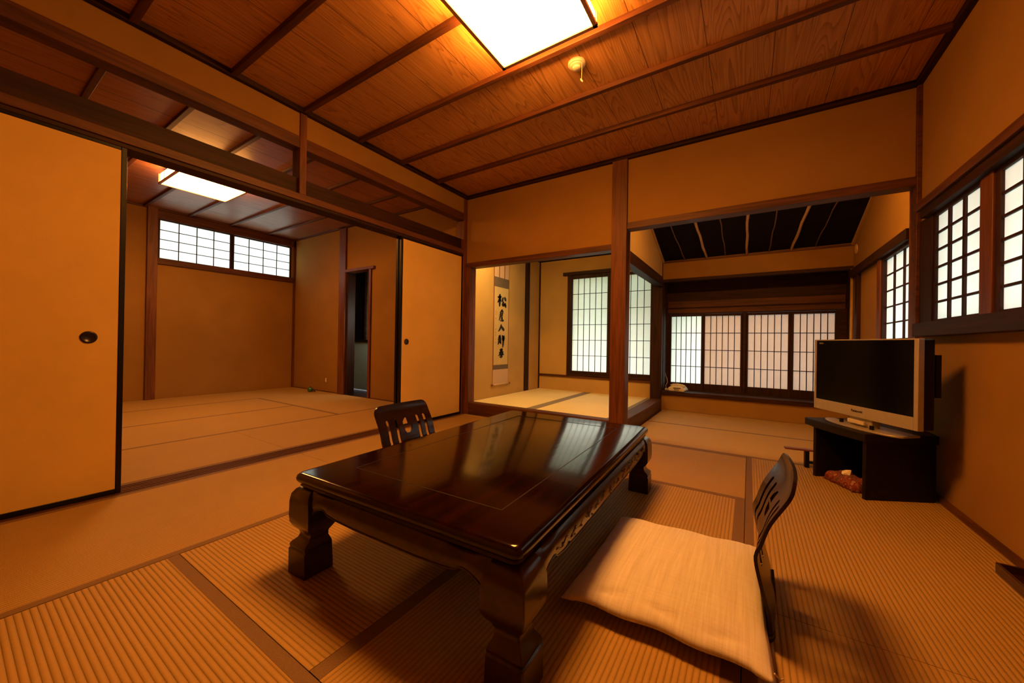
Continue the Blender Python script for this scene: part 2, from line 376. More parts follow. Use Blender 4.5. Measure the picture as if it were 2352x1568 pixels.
# right wall
struct('wall_right', M_wall,
       (XR, XR+.10, -.5, 3.30, -.05, .90), (XR, XR+.10, -.5, 3.30, 1.66, 2.53), (XR, XR+.10, -.5, 1.55, .9, 1.66), (XR, XR+.10, 3.13, 3.30, .9, 1.66),
       (XR, XR+.10, 3.38, 5.05, -.05, .74), (XR, XR+.10, 3.38, 5.05, 1.58, 2.46), (XR, XR+.10, 4.05, 5.05, .74, 1.58), label='right plaster wall with the window openings', cat='wall')
trim('wide window head beam on the right wall', M_beamy, (XR-.05, XR+.06, 1.45, 3.20, 1.645, 1.69), cat='beam')
trim('dark inner window head on the right wall', M_darky, (XR-.035, XR+.08, 1.5, 3.17, 1.595, 1.645))
trim('window sill beam on the right wall', M_darky, (XR-.055, XR+.08, 1.45, 3.20, .893, .972))
trim('side post of the right wall windows', M_darkz, (XR-.008, XR+.08, 3.085, 3.268, .972, 1.60), cat='post')
trim('thick post between the two right wall windows', M_post, (XR-.010, XR+.08, 2.455, 2.560, .972, 1.60), cat='post')
trim('long head beam on the alcove right wall', M_darky, (XR-.04, XR+.06, 3.39, 5.02, 1.53, 1.602))
trim('frame post left of the alcove side window', M_post, (XR-.02, XR+.05, 4.03, 4.12, .70, 1.53), cat='post')
trim('dark post on the alcove right wall', M_darkz, (XR-.03, XR+.05, 4.72, 4.80, -.05, 1.53), cat='post')
trim('sill beam of the alcove side window', M_darky, (XR-.02, XR+.05, 3.39, 4.12, .69, .74))
TN[0] += 1; m = MB(); m.tube([(3.622, 4.985, -.05), (3.620, 4.985, .8), (3.622, 4.985, 1.62)], .013, 12); o = m.build('trim_%d' % TN[0], M_bamboo, smooth=True)
o['kind'] = 'structure'; o['label'] = 'slim pale corner pole at the back of the right alcove'; o['category'] = 'pole'
o = struct('baseboard_right', M_beamy, (3.62, XR, -.4, 3.27, -.05, .024), (3.62, XR, 3.39, 5.03, -.05, .02), label='thin wooden base rail along the right wall', cat='baseboard')
# rear wall behind the camera
struct('wall_rear', M_wall, (-3.95, 3.75, -.50, -.42, -.1, 2.6), label='plaster wall behind the camera', cat='wall')
# main ceiling
struct('ceiling', M_ceil, (-.085, XR+.1, -.5, YF+.09, 2.488, 2.53), label='cedar board ceiling of the main room', cat='ceiling')
for i, y in enumerate((.075, .52, .966, 1.41, 1.857, 2.30, 2.77)):
    trim('ceiling batten, number counted from the near wall: %s' % ['first', 'second', 'third', 'fourth', 'fifth', 'sixth', 'seventh'][i], M_beamx, (0, XR, y, y+.034, 2.456, 2.489), cat='batten')
trim('dark ceiling edge moulding on the left wall', M_darky, (-.008, .03, -.42, YF, 2.455, 2.49))
trim('dark ceiling edge moulding on the far wall', M_darkx, (0, XR, YF-.024, YF+.012, 2.455, 2.49))
trim('dark ceiling edge moulding on the right wall', M_darky, (XR-.034, XR, -.42, YF, 2.455, 2.49))

# ------------------------------------------------------------------ left side room
XL, YR, ZL2 = -3.84, 3.32, 2.52
struct('wall_side_room_back', M_wall, (XL-.1, XL, -.5, 1.56, -.05, 2.6), (XL-.1, XL, 1.56, 3.26, -.05, 1.80), (XL-.1, XL, 1.56, 3.26, 2.42, 2.6), (XL-.1, XL, 3.26, 3.42, -.05, 2.6), label='back plaster wall of the side room below the high window', cat='wall')
struct('wall_side_room_right', M_wall, (XL-.1, -2.34, YR, YR+.09, -.05, 2.6), (-2.34, -1.79, YR, YR+.09, 1.86, 2.6), (-1.79, -.10, YR, YR+.09, -.05, 2.6), label='right plaster wall of the side room with the doorway', cat='wall')
struct('ceiling_side_room', M_ceil2, (XL-.1, -.084, -.5, YR+.09, ZL2, ZL2+.05), label='panelled wooden ceiling of the side room', cat='ceiling')
for i, y in enumerate((.10, .545, .99, 1.43, 1.88, 2.36, 2.87)):
    trim('side room ceiling batten, %s from the near end' % ['first', 'second', 'third', 'fourth', 'fifth', 'sixth', 'seventh'][i], M_beamx, (XL, -.10, y-.017, y+.017, ZL2-.026, ZL2+.001), cat='batten')
trim('ceiling moulding over the high window wall', M_beamy, (XL, XL+.03, -.42, YR, ZL2-.028, ZL2+.001))
trim('ceiling moulding over the doorway wall', M_beamx, (XL, -.1, YR-.03, YR, ZL2-.022, ZL2+.001))
trim('natural timber post left of the high window', M_post, (XL-.02, XL+.05, 1.455, 1.555, -.05, ZL2), cat='post')
trim('header beam above the high window', M_beamy, (XL, XL+.03, 1.555, YR, 2.385, 2.49))
trim('sill beam below the high window', M_beamy, (XL-.05, XL+.03, 1.555, 3.30, 1.785, 1.865))
trim('thin corner post of the side room', M_post, (XL, XL+.03, 3.285, YR, -.05, ZL2), cat='post')
trim('timber post left of the side room doorway', M_post, (-2.50, -2.34, YR-.03, YR+.05, -.05, ZL2), cat='post')
trim('dark inner jamb of the side room doorway', M_darkz, (-2.34, -2.30, YR-.005, YR+.12, -.05, 1.83), cat='jamb')
trim('door head of the side room doorway', M_post, (-2.36, -1.675, YR-.035, YR+.09, 1.828, 1.868))
trim('right jamb of the side room doorway', M_post, (-1.79, -1.745, YR-.025, YR+.09, -.05, 1.828), cat='jamb')
trim('low base rail along the doorway wall', M_beamx, (XL, -2.5, YR-.014, YR, -.05, .012), (-1.745, -.14, YR-.014, YR, -.05, .012), cat='baseboard')
# corridor beyond the doorway
struct('wall_corridor', M_darkz, (-3.25, -1.5, 3.84, 3.92, .80, 2.5), (-3.3, -3.2, 3.4, 3.92, -.1, 2.5), (-1.55, -1.45, 3.4, 3.92, -.1, 2.5), (-3.3, -1.45, 3.4, 3.92, 2.2, 2.3), label='dark panelling of the corridor beyond the doorway', cat='wall')
M_white = plain('pale_corridor_panel', (.62, .62, .50), .6, var=.04)
struct('wall_corridor_panel', M_white, (-3.25, -1.5, 3.82, 3.92, .0, .79), label='pale lower panel of the corridor wall', cat='wall')
trim('dark rail on top of the pale corridor panel', M_darkx, (-3.25, -1.5, 3.80, 3.90, .79, .83))
trim('upright board in the dark corridor', M_beamx, (-2.58, -2.52, 3.80, 3.84, .83, 2.2), cat='board')

# ------------------------------------------------------------------ shoji windows
WN = [0]
def shoji(label, plane, pos, inn, u0, u1, v0, v1, cols, rows, mat, fw=(.03, .03, .03, .03), bar=.007, vbar=None, depth=.028):
    """plane 'x' or 'y' = wall normal axis; inn = +1/-1 direction to the room; u0..u1, v0..v1 = paper field"""
    WN[0] += 1
    c = ((u0+u1)/2, (v0+v1)/2)
    root = empty('window_%d' % WN[0], (pos, c[0], v0) if plane == 'x' else (c[0], pos, v0))
    root['kind'] = 'structure'; root['label'] = label; root['category'] = 'window'
    def bx(m, a0, a1, b0, b1, d0, d1):
        lo, hi = sorted((inn*d0, inn*d1))
        if plane == 'x': m.box(lo, hi, a0-c[0], a1-c[0], b0-v0, b1-v0)
        else: m.box(a0-c[0], a1-c[0], lo, hi, b0-v0, b1-v0)
    l, r, b, t = fw
    m = MB()
    bx(m, u0-l, u0, v0-b, v1+t, -.004, depth); bx(m, u1, u1+r, v0-b, v1+t, -.004, depth)
    bx(m, u0, u1, v0-b, v0, -.004, depth); bx(m, u0, u1, v1, v1+t, -.004, depth)
    m.build('frame', M_darkz, root, bevel=.002)
    m = MB(); vb = vbar or bar
    for i in range(1, cols):
        u = u0+(u1-u0)*i/cols; bx(m, u-vb/2, u+vb/2, v0, v1, .003, .013)
    for j in range(1, rows):
        v = v0+(v1-v0)*j/rows; bx(m, u0, u1, v-bar/2, v+bar/2, .003, .011)
    m.build('lattice', M_darkz, root)
    m = MB(); bx(m, u0, u1, v0, v1, -.0005, .002); m.build('paper', mat, root)
    return root
shoji('high side room paper window, left leaf', 'x', XL-.02, 1, 1.585, 2.372, 1.868, 2.372, 4, 4, M_paper, (.03, .028, .02, .02), bar=.010)
shoji('high side room paper window, right leaf', 'x', XL-.035, 1, 2.43, 3.24, 1.868, 2.372, 4, 4, M_paper, (.028, .03, .02, .02), bar=.010)
shoji('tall paper window of the raised alcove, left leaf', 'y', 5.045, -1, .57, 1.093, .425, 1.762, 6, 6, M_paper, (.035, .045, .045, .055))
shoji('tall paper window of the raised alcove, right leaf', 'y', 5.065, -1, 1.14, 1.665, .425, 1.762, 6, 6, M_paper, (.045, .03, .045, .055))
struct('trim_60', M_darkz, (.50, .565, 4.998, 5.05, .356, 1.82), label='left jamb of the tall paper window', cat='jamb')
struct('trim_61', M_darkx, (.50, 1.69, 5.0, 5.05, .356, .385), label='sill of the tall paper window', cat='sill')
low = [(1.877, 2.235, M_paper), (2.275, 2.665, M_paper2), (2.745, 3.135, M_paper2), (3.185, 3.545, M_paper2)]
nm = ['leftmost, greenish leaf of the low alcove window', 'second leaf from the left of the low alcove window', 'third leaf from the left of the low alcove window', 'rightmost leaf of the low alcove window, partly behind the television']
for i, (a, b, mt) in enumerate(low):
    shoji(nm[i], 'y', 5.335 if i in (0, 3) else 5.35, -1, a, b, .328, 1.200, 6, 4, mt, (.026, .026, .09, .03), bar=.008)
struct('trim_62', M_darkx, (1.82, XR, 5.30, 5.45, .235, .245), (1.82, 1.852, 5.29, 5.40, .24, 1.24), (3.572, XR, 5.29, 5.40, .24, 1.24), (2.684, 2.726, 5.322, 5.37, .24, 1.24), label='outer frame of the low alcove window', cat='frame')
shoji('paper window on the right wall, nearest the corner', 'x', XR+.012, -1, 2.575, 3.058, .988, 1.575, 3, 6, M_paper, (.015, .03, .03, .03), bar=.012, vbar=.022, depth=.014)
shoji('paper window on the right wall, cut by the picture edge', 'x', XR+.012, -1, 1.62, 2.415, .988, 1.575, 5, 6, M_paper, (.03, .04, .03, .03), bar=.012, vbar=.022, depth=.014)
shoji('paper window on the alcove right wall above the television', 'x', XR+.02, -1, 3.40, 4.015, .765, 1.51, 3, 6, M_paper, (.02, .02, .03, .03), bar=.010, vbar=.020, depth=.03)

# ------------------------------------------------------------------ sliding doors (fusuma)
DN = [0]
def fusuma(label, x, y0, y1, hy, hr=.030):
    DN[0] += 1
    root = empty('door_%d' % DN[0], (x, (y0+y1)/2, .002)); root['kind'] = 'structure'; root['label'] = label; root['category'] = 'sliding door'
    w = (y1-y0)/2; h = 1.806
    m = MB(); m.box(-.011, .011, -w+.015, w-.015, .02, h-.02); m.build('paper_panel', M_fusuma, root)
    m = MB(); f = .022
    m.box(-.014, .014, -w, -w+f, 0, h); m.box(-.014, .014, w-f, w, 0, h); m.box(-.014, .014, -w+f, w-f, 0, f+.003); m.box(-.014, .014, -w+f, w-f, h-f, h)
    m.build('frame', M_black, root, bevel=.002)
    if hy is not None:
        m = MB(); n = 32
        prof = [(.001, .0125), (hr*.55, .0125), (hr*.72, .0165), (hr*.86, .0175), (hr, .015), (hr, .010)]
        yc = hy-(y0+y1)/2; zc = .809
        rings = [[m.b.verts.new((d, yc+r*math.cos(2*PI*k/n), zc+r*math.sin(2*PI*k/n))) for k in range(n)] for r, d in prof]
        for q, w_ in zip(rings, rings[1:]):
            for k in range(n): m.b.faces.new([q[k], q[(k+1) % n], w_[(k+1) % n], w_[k]])
        m.b.faces.new(rings[0])
        m.build('handle', plain('handle_bronze', (.02, .012, .012), .3, metal=.4), root, smooth=True)
fusuma('large cream sliding door at the left picture edge', -.020, -.40, .531, .408, .030)
fusuma('sliding door stacked behind the large left door', -.060, -.41, .520, None)
fusuma('cream sliding door at the far end, left of the raised alcove', -.020, 2.350, 3.236, 2.430, .028)
fusuma('sliding door stacked behind the far cream door', -.060, 2.345, 3.22, None)

# ------------------------------------------------------------------ ceiling lamps
def lamp(label, x, y, top, zb, half, emat, group):
    root = empty('ceiling_lamp', (x, y, zb)); h = top-zb; s = half
    m = MB(); m.box(-s+.017, s-.017, -s+.017, s-.017, .004, .0075); m.build('diffuser', emat[0], root)
    m = MB(); m.box(-s+.012, s-.012, -s+.012, s-.012, .008, h-.012); m.build('side_paper', emat[1], root)
    m = MB(); f = .019
    for sx in (-1, 1):
        m.box(*sorted((sx*s, sx*(s-f))), -s, s, -.004, .012)
        m.box(-s, s, *sorted((sx*s, sx*(s-f))), -.004, .012)
        for sy in (-1, 1): m.box(*sorted((sx*(s-.001), sx*(s-.009))), *sorted((sy*(s-.001), sy*(s-.009))), .012, h-.012)
        m.box(*sorted((sx*(s-.012), sx*(s-.005))), -.14, -.134, .012, h-.012); m.box(-.14, -.134, *sorted((sx*(s-.012), sx*(s-.005))), .012, h-.012)
        m.box(*sorted((sx*(s-.012), sx*(s-.005))), .13, .136, .012, h-.012)
    m.build('wooden_frame', M_lampbox, root)
    m = MB(); m.box(-s+.02, s-.02, -s+.02, s-.02, h-.012, h); m.build('mounting_plate', M_lampbox, root)
    tag(root, label, 'ceiling lamp', group)
lamp('large glowing square ceiling lamp at the top of the picture, above the table', 1.832, 1.452, 2.456, 2.372, .279, (M_lamp, M_lampside), 'square paper ceiling lamps')
lamp('small looking glowing square ceiling lamp in the left side room', -2.03, 1.49, 2.490, 2.378, .292, (M_lamp2, M_lamp2side), 'square paper ceiling lamps')

def strip_lamp(label, x0, x1, y, z, col, power, group):
    root = empty('alcove_strip_lamp', ((x0+x1)/2, y, z)); hl = (x1-x0)/2
    m = MB(); m.box(-hl, hl, -.028, .028, .0, .03); m.build('housing', M_darkx, root)
    m = MB(); m.box(-hl+.01, hl-.01, -.022, .022, -.010, -.001); m.build('diffuser', emit('strip_lamp_diffuser', col, power), root)
    tag(root, label, 'strip lamp', group)
strip_lamp('slim strip lamp hidden behind the lintel of the scroll alcove', .25, .95, 3.404, 2.015, (1.0, .60, .19), 205, None)
strip_lamp('slim strip lamp hidden behind the lintel of the right alcove', 2.15, 3.40, 3.404, 2.20, (1.0, .42, .07), 110, None)
# smoke alarm
root = empty('smoke_alarm', (1.870, 2.040, 2.488)); tag(root, 'round cream smoke alarm with a pull cord on the ceiling', 'smoke alarm')
m = MB(); m.lathe([(.052, 0), (.052, -.010), (.048, -.016), (.040, -.018), (.038, -.022), (.024, -.026), (.022, -.034), (.012, -.038), (.001, -.038)], 36); m.build('body', M_cream, root, smooth=True).data.set_sharp_from_angle(angle=math.radians(25))
m = MB(); m.tube([(.036, -.01, -.018), (.037, -.01, -.07), (.036, -.011, -.118)], .0012, 6); c_ = m.build('pull_cord', M_cream, root)
m = MB(); m.tube([(.030, -.011, -.112), (.036, -.011, -.122), (.044, -.010, -.134)], [.003, .005, .0035], 8); m.build('cord_knob', M_cream, c_, smooth=True)

# ------------------------------------------------------------------ low table
TZ = .350
troot = empty('low_table', (1.843, 1.444, 0), math.radians(1.8))
tag(troot, 'large low dark lacquered table with carved apron in the middle of the room', 'table')
hx, hy = .457, .747
def rrect(hx, hy, r, n=5, cut=False):
    pts = []
    for (cx, cy, a0) in ((hx-r, hy-r, 0), (-hx+r, hy-r, 90), (-hx+r, -hy+r, 180), (hx-r, -hy+r, 270)):
        for k in range(n+1):
            a = math.radians(a0+90*k/n); pts.append((cx+r*math.cos(a), cy+r*math.sin(a)))
    return pts
def loft_rect(m, layers, r=.02, n=5):
    rings = []
    for (a, b, z) in layers:
        rings.append([m.b.verts.new((x, y, z)) for x, y in rrect(a, b, r, n)])
    k = len(rings[0])
    for q, w in zip(rings, rings[1:]):
        for i in range(k): m.b.faces.new([q[i], q[(i+1) % k], w[(i+1) % k], w[i]])
    m.b.faces.new(rings[0][::-1]); m.b.faces.new(rings[-1])
m = MB()
loft_rect(m, [(hx-.030, hy-.030, .296), (hx-.016, hy-.016, .299), (hx-.010, hy-.010, .306), (hx-.013, hy-.013, .314), (hx-.005, hy-.005, .318),
              (hx-.001, hy-.001, .325), (hx, hy, .333), (hx-.003, hy-.003, .342), (hx-.010, hy-.010, .348), (hx-.016, hy-.016, TZ)], .022)
topo = m.build('table_top', M_lacq, troot)
for p in topo.data.polygons: p.use_smooth = True
topo.data.set_sharp_from_angle(angle=math.radians(50))
# thin inlaid lines of the frame-and-panel top
m = MB(); a, b, w = hx-.142, hy-.15, .0016
for sx in (-1, 1):
    m.box(sx*a-w, sx*a+w, -b, b, TZ-.001, TZ+.0004); m.box(-a, a, sx*b-w, sx*b+w, TZ-.001, TZ+.0004)
m.build('panel_joint', plain('joint_line', (.006, .003, .002), .5), topo)
# skirt under the top
m = MB(); m.box(-hx+.03, hx-.03, -hy+.03, hy-.03, .268, .297); m.build('under_rail', M_lacqx, troot)
# aprons with scalloped lower edge
def apron_pts(L):
    """half profile of lower edge from leg (u=0) to centre"""
    up = [(0, .175), (.012, .205), (.032, .230), (.058, .246), (.085, .253), (.098, .250), (.110, .241), (.150, .236), (.25, .232)]
    pts = [(-L+u, z) for u, z in up if u < L] + [(L-u, z) for u, z in up[::-1] if u < L]
    return pts
def apron(axis, side, L, outer):
    """bulging band between two legs"""
    lower = apron_pts(L); m = MB(); n = len(lower)
    prof = []
    rings = []
    for (u, z) in lower:
        zt = .297
        zz = [z, z+.25*(zt-z), z+.55*(zt-z), z+.85*(zt-z), zt]
        off = [0.0, .003, .003, -.004, -.014]
        col = []
        for q, o_ in zip(zz, off):
            d = outer+o_
            col.append(m.b.verts.new((u, side*d, q) if axis == 'x' else (side*d, u, q)))
        for q in zz[::-1]:
            d = outer-.030
            col.append(m.b.verts.new((u, side*d, q) if axis == 'x' else (side*d, u, q)))
        rings.append(col)
    k = len(rings[0])
    for q, w_ in zip(rings, rings[1:]):
        for i in range(k): m.b.faces.new([q[i], q[(i+1) % k], w_[(i+1) % k], w_[i]])
    m.b.faces.new(rings[0]); m.b.faces.new(rings[-1][::-1])
    o = m.build('apron', M_lacqx, troot, smooth=True); o.data.set_sharp_from_angle(angle=math.radians(40))
    # beaded rim along the lower edge
    m = MB(); m.tube([((u, side*(outer+.001), z+.003) if axis == 'x' else (side*(outer+.001), u, z+.003)) for u, z in lower], .0028, 6)
    m.build('edge_bead', M_lacqx, o, smooth=True)
    return o
EX, EY = .474, .752
ap = [apron('x', s, EX-.095, EY-.012) for s in (-1, 1)] + [apron('y', s, EY-.095, EX-.012) for s in (-1, 1)]
# carved relief on long aprons
for s, apo in ((-1, ap[2]), (1, ap[3])):
    rnd = random.Random(11)
    m = MB()
    for cu in (-.23, .0, .23, .46, -.46):
        wid = .10 if abs(cu) > .01 else .07
        pts = []
        for i in range(26):
            t = i/25*2-1
            pts.append((s*(EX-.0102+.0008*math.sin(i*2)), cu+wid*t, .262+.009*math.sin(t*9+cu*5)*(1-.3*abs(t))))
        m.tube(pts, [.0026+.0012*abs(math.sin(i*1.3)) for i in range(26)], 6)
        for q in range(9):
            y = cu+rnd.uniform(-wid, wid); z = .262+rnd.uniform(-.014, .013)
            m.tube([(s*(EX-.012), y, z), (s*(EX-.0085), y+rnd.uniform(-.008, .008), z+rnd.uniform(-.006, .006)), (s*(EX-.013), y+rnd.uniform(-.015, .015), z+rnd.uniform(-.008, .008))], [.0015, .0042, .0015], 6)
    m.build('carved_relief', M_lacqx, apo, smooth=True)
# legs: square section, outer faces bulge and pinch (o), inner faces recede (i)
prof = [(0, .000, .102), (.004, .000, .104), (.030, .000, .103), (.084, .000, .101), (.088, .004, .101), (.098, .0015, .100), (.106, .006, .097), (.118, .020, .092), (.134, .026, .092), (.146, .022, .100), (.162, .008, .110), (.176, .001, .118),
        (.200, -.001, .122), (.25, .000, .118), (.275, .004, .112), (.290, .014, .105), (.298, .026, .10)]
for sx in (-1, 1):
    for sy in (-1, 1):
        m = MB(); rings = []
        lim = {'a': []}
        for (z, o_, i_) in prof:
            x0 = sx*(EX-o_); y0 = sy*(EY-o_); xi = sx*(EX-i_); yi = sy*(EY-i_)
            e = .004
            rings.append([m.b.verts.new(p) for p in ((x0-sx*e, y0, z), (x0, y0-sy*e, z), (x0, yi+sy*0, z), (xi, yi, z), (xi, y0, z))])
        k = 5
        for q, w_ in zip(rings, rings[1:]):
            for i in range(k): m.b.faces.new([q[i], q[(i+1) % k], w_[(i+1) % k], w_[i]])
        m.b.faces.new(rings[0]); m.b.faces.new(rings[-1])
        o = m.build('leg', M_lacqx, troot, smooth=True); o.data.set_sharp_from_angle(angle=math.radians(40))

# ------------------------------------------------------------------ legless chairs (zaisu)
def poly_with_holes(outer, holes, thick, cuts):
    cu = bpy.data.curves.new('tmp', 'CURVE'); cu.dimensions = '2D'; cu.fill_mode = 'BOTH'; cu.extrude = thick/2
    for loop in [outer]+holes:
        sp = cu.splines.new('POLY'); sp.points.add(len(loop)-1)
        for p, q in zip(sp.points, loop): p.co = (q[0], q[1], 0, 1)
        sp.use_cyclic_u = True
    ob = bpy.data.objects.new('tmp', cu); C.objects.link(ob)
    dg = bpy.context.evaluated_depsgraph_get(); dg.update()
    me = bpy.data.meshes.new_from_object(ob.evaluated_get(dg))
    b = bmesh.new(); b.from_mesh(me)
    bmesh.ops.remove_doubles(b, verts=b.verts, dist=1e-5)
    for c in cuts:
        bmesh.ops.bisect_plane(b, geom=b.verts[:]+b.edges[:]+b.faces[:], plane_co=(0, c, 0), plane_no=(0, 1, 0))
    for c in range(-14, 15):
        bmesh.ops.bisect_plane(b, geom=b.verts[:]+b.edges[:]+b.faces[:], plane_co=(c*.0137, 0, 0), plane_no=(1, 0, 0))
    bpy.data.objects.remove(ob); bpy.data.curves.remove(cu); bpy.data.meshes.remove(me)
    return b
def rr2(cx0, cx1, cy0, cy1, r, n=6):
    pts = []
    for (cx, cy, a0) in ((cx1-r, cy1-r, 0), (cx0+r, cy1-r, 90), (cx0+r, cy0+r, 180), (cx1-r, cy0+r, 270)):
        for k in range(n+1):
            a = math.radians(a0+90*k/n); pts.append((cx+r*math.cos(a), cy+r*math.sin(a)))
    return pts
PROF = [(.000, .020), (.010, .045), (.003, .10), (-.014, .167), (-.027, .237), (-.016, .273), (.005, .337), (.047, .415), (.056, .455)]
def prof_at(s):
    """s = arc fraction by z; smooth Catmull-Rom in z"""
    P_ = PROF; n = len(P_)-1; t = s*n; i = min(int(t), n-1); f = t-i
    p = [P_[max(0, i-1)], P_[i], P_[i+1], P_[min(n, i+2)]]
    r = []
    for k in (0, 1):
        a, b_, c, d = (q[k] for q in p)
        r.append(.5*((2*b_)+(-a+c)*f+(2*a-5*b_+4*c-d)*f*f+(-a+3*b_-3*c+d)*f**3))
    return r
# arc-length table
TAB = []; last = None; L_ = 0
for i in range(401):
    q = prof_at(i/400)
    if last: L_ += math.dist(q, last)
    TAB.append((L_, q)); last = q
def at_len(l):
    l = max(0, min(L_, l)); lo = 0
    for i in range(1, 401):
        if TAB[i][0] >= l:
            a, b_ = TAB[i-1], TAB[i]; f = (l-a[0])/max(1e-9, b_[0]-a[0])
            x = a[1][0]+(b_[1][0]-a[1][0])*f; z = a[1][1]+(b_[1][1]-a[1][1])*f
            tx, tz = b_[1][0]-a[1][0], b_[1][1]-a[1][1]; h = math.hypot(tx, tz)
            return x, z, tx/h, tz/h
    q = TAB[-1][1]; return q[0], q[1], 0, 1
def make_chair(label, loc, rz, hw=.195, seat=True, group=None):
    root = empty('legless_chair', loc, rz); tag(root, label, 'legless chair', group)
    T = L_
    outer = rr2(-hw, hw, 0, T, .045)
    holes = []
    for u in (-.147, -.096, .068, .130):
        holes.append(rr2(u-.0115, u+.0115, T-.275, T-.088, .009, 4)[::-1])
    cx = -.008; cyy = T-.135
    holes.append([(cx-.010, cyy+.002), (cx-.010, cyy+.044), (cx+.010, cyy+.040), (cx+.030, cyy+.020), (cx+.032, cyy+.002)][::-1])
    holes.append([(cx-.034, cyy-.008), (cx-.026, cyy-.030), (cx-.008, cyy-.046), (cx+.014, cyy-.046), (cx+.026, cyy-.030), (cx+.024, cyy-.014), (cx+.030, cyy-.006)][::-1])
    b = poly_with_holes(outer, holes, .009, [i*.012 for i in range(1, int(T/.012)+1)])
    for v in b.verts:
        u, s, w = v.co
        x, z, tx, tz = at_len(s)
        bow = .014*((u/hw)**2)           # slight lateral curve
        v.co = (x+w*tz-bow, u, z-w*tx)
    me = bpy.data.meshes.new('backrest'); bmesh.ops.recalc_face_normals(b, faces=b.faces); b.to_mesh(me); b.free()
    for p in me.polygons: p.use_smooth = True
    me.set_sharp_from_angle(angle=math.radians(35)); me.materials.append(M_chair)
    o = bpy.data.objects.new('backrest', me); C.objects.link(o); o.parent = root
    m = MB(); m.prism(rr2(-.42, .010, -.185, .185, .05), .003, .018); m.build('seat', M_chair, root, bevel=.003)
    m = MB(); m.prism([(-.05, .003), (.012, .003), (.016, .05), (.012, .11), (.006, .11), (.004, .05), (-.05, .018)], -.03, .03, 'y'); m.build('bracket', M_chair, root)
    return root
cg = 'bentwood legless chairs at the table'
make_chair('dark bentwood legless chair right of the table, its slatted back beside the cushion', (2.815, 1.415, 0), 0, group=cg)
make_chair('dark bentwood legless chair beyond the left edge of the table, only its slotted back showing', (1.085, 1.478, 0), math.radians(180+2), hw=.198, group=cg)

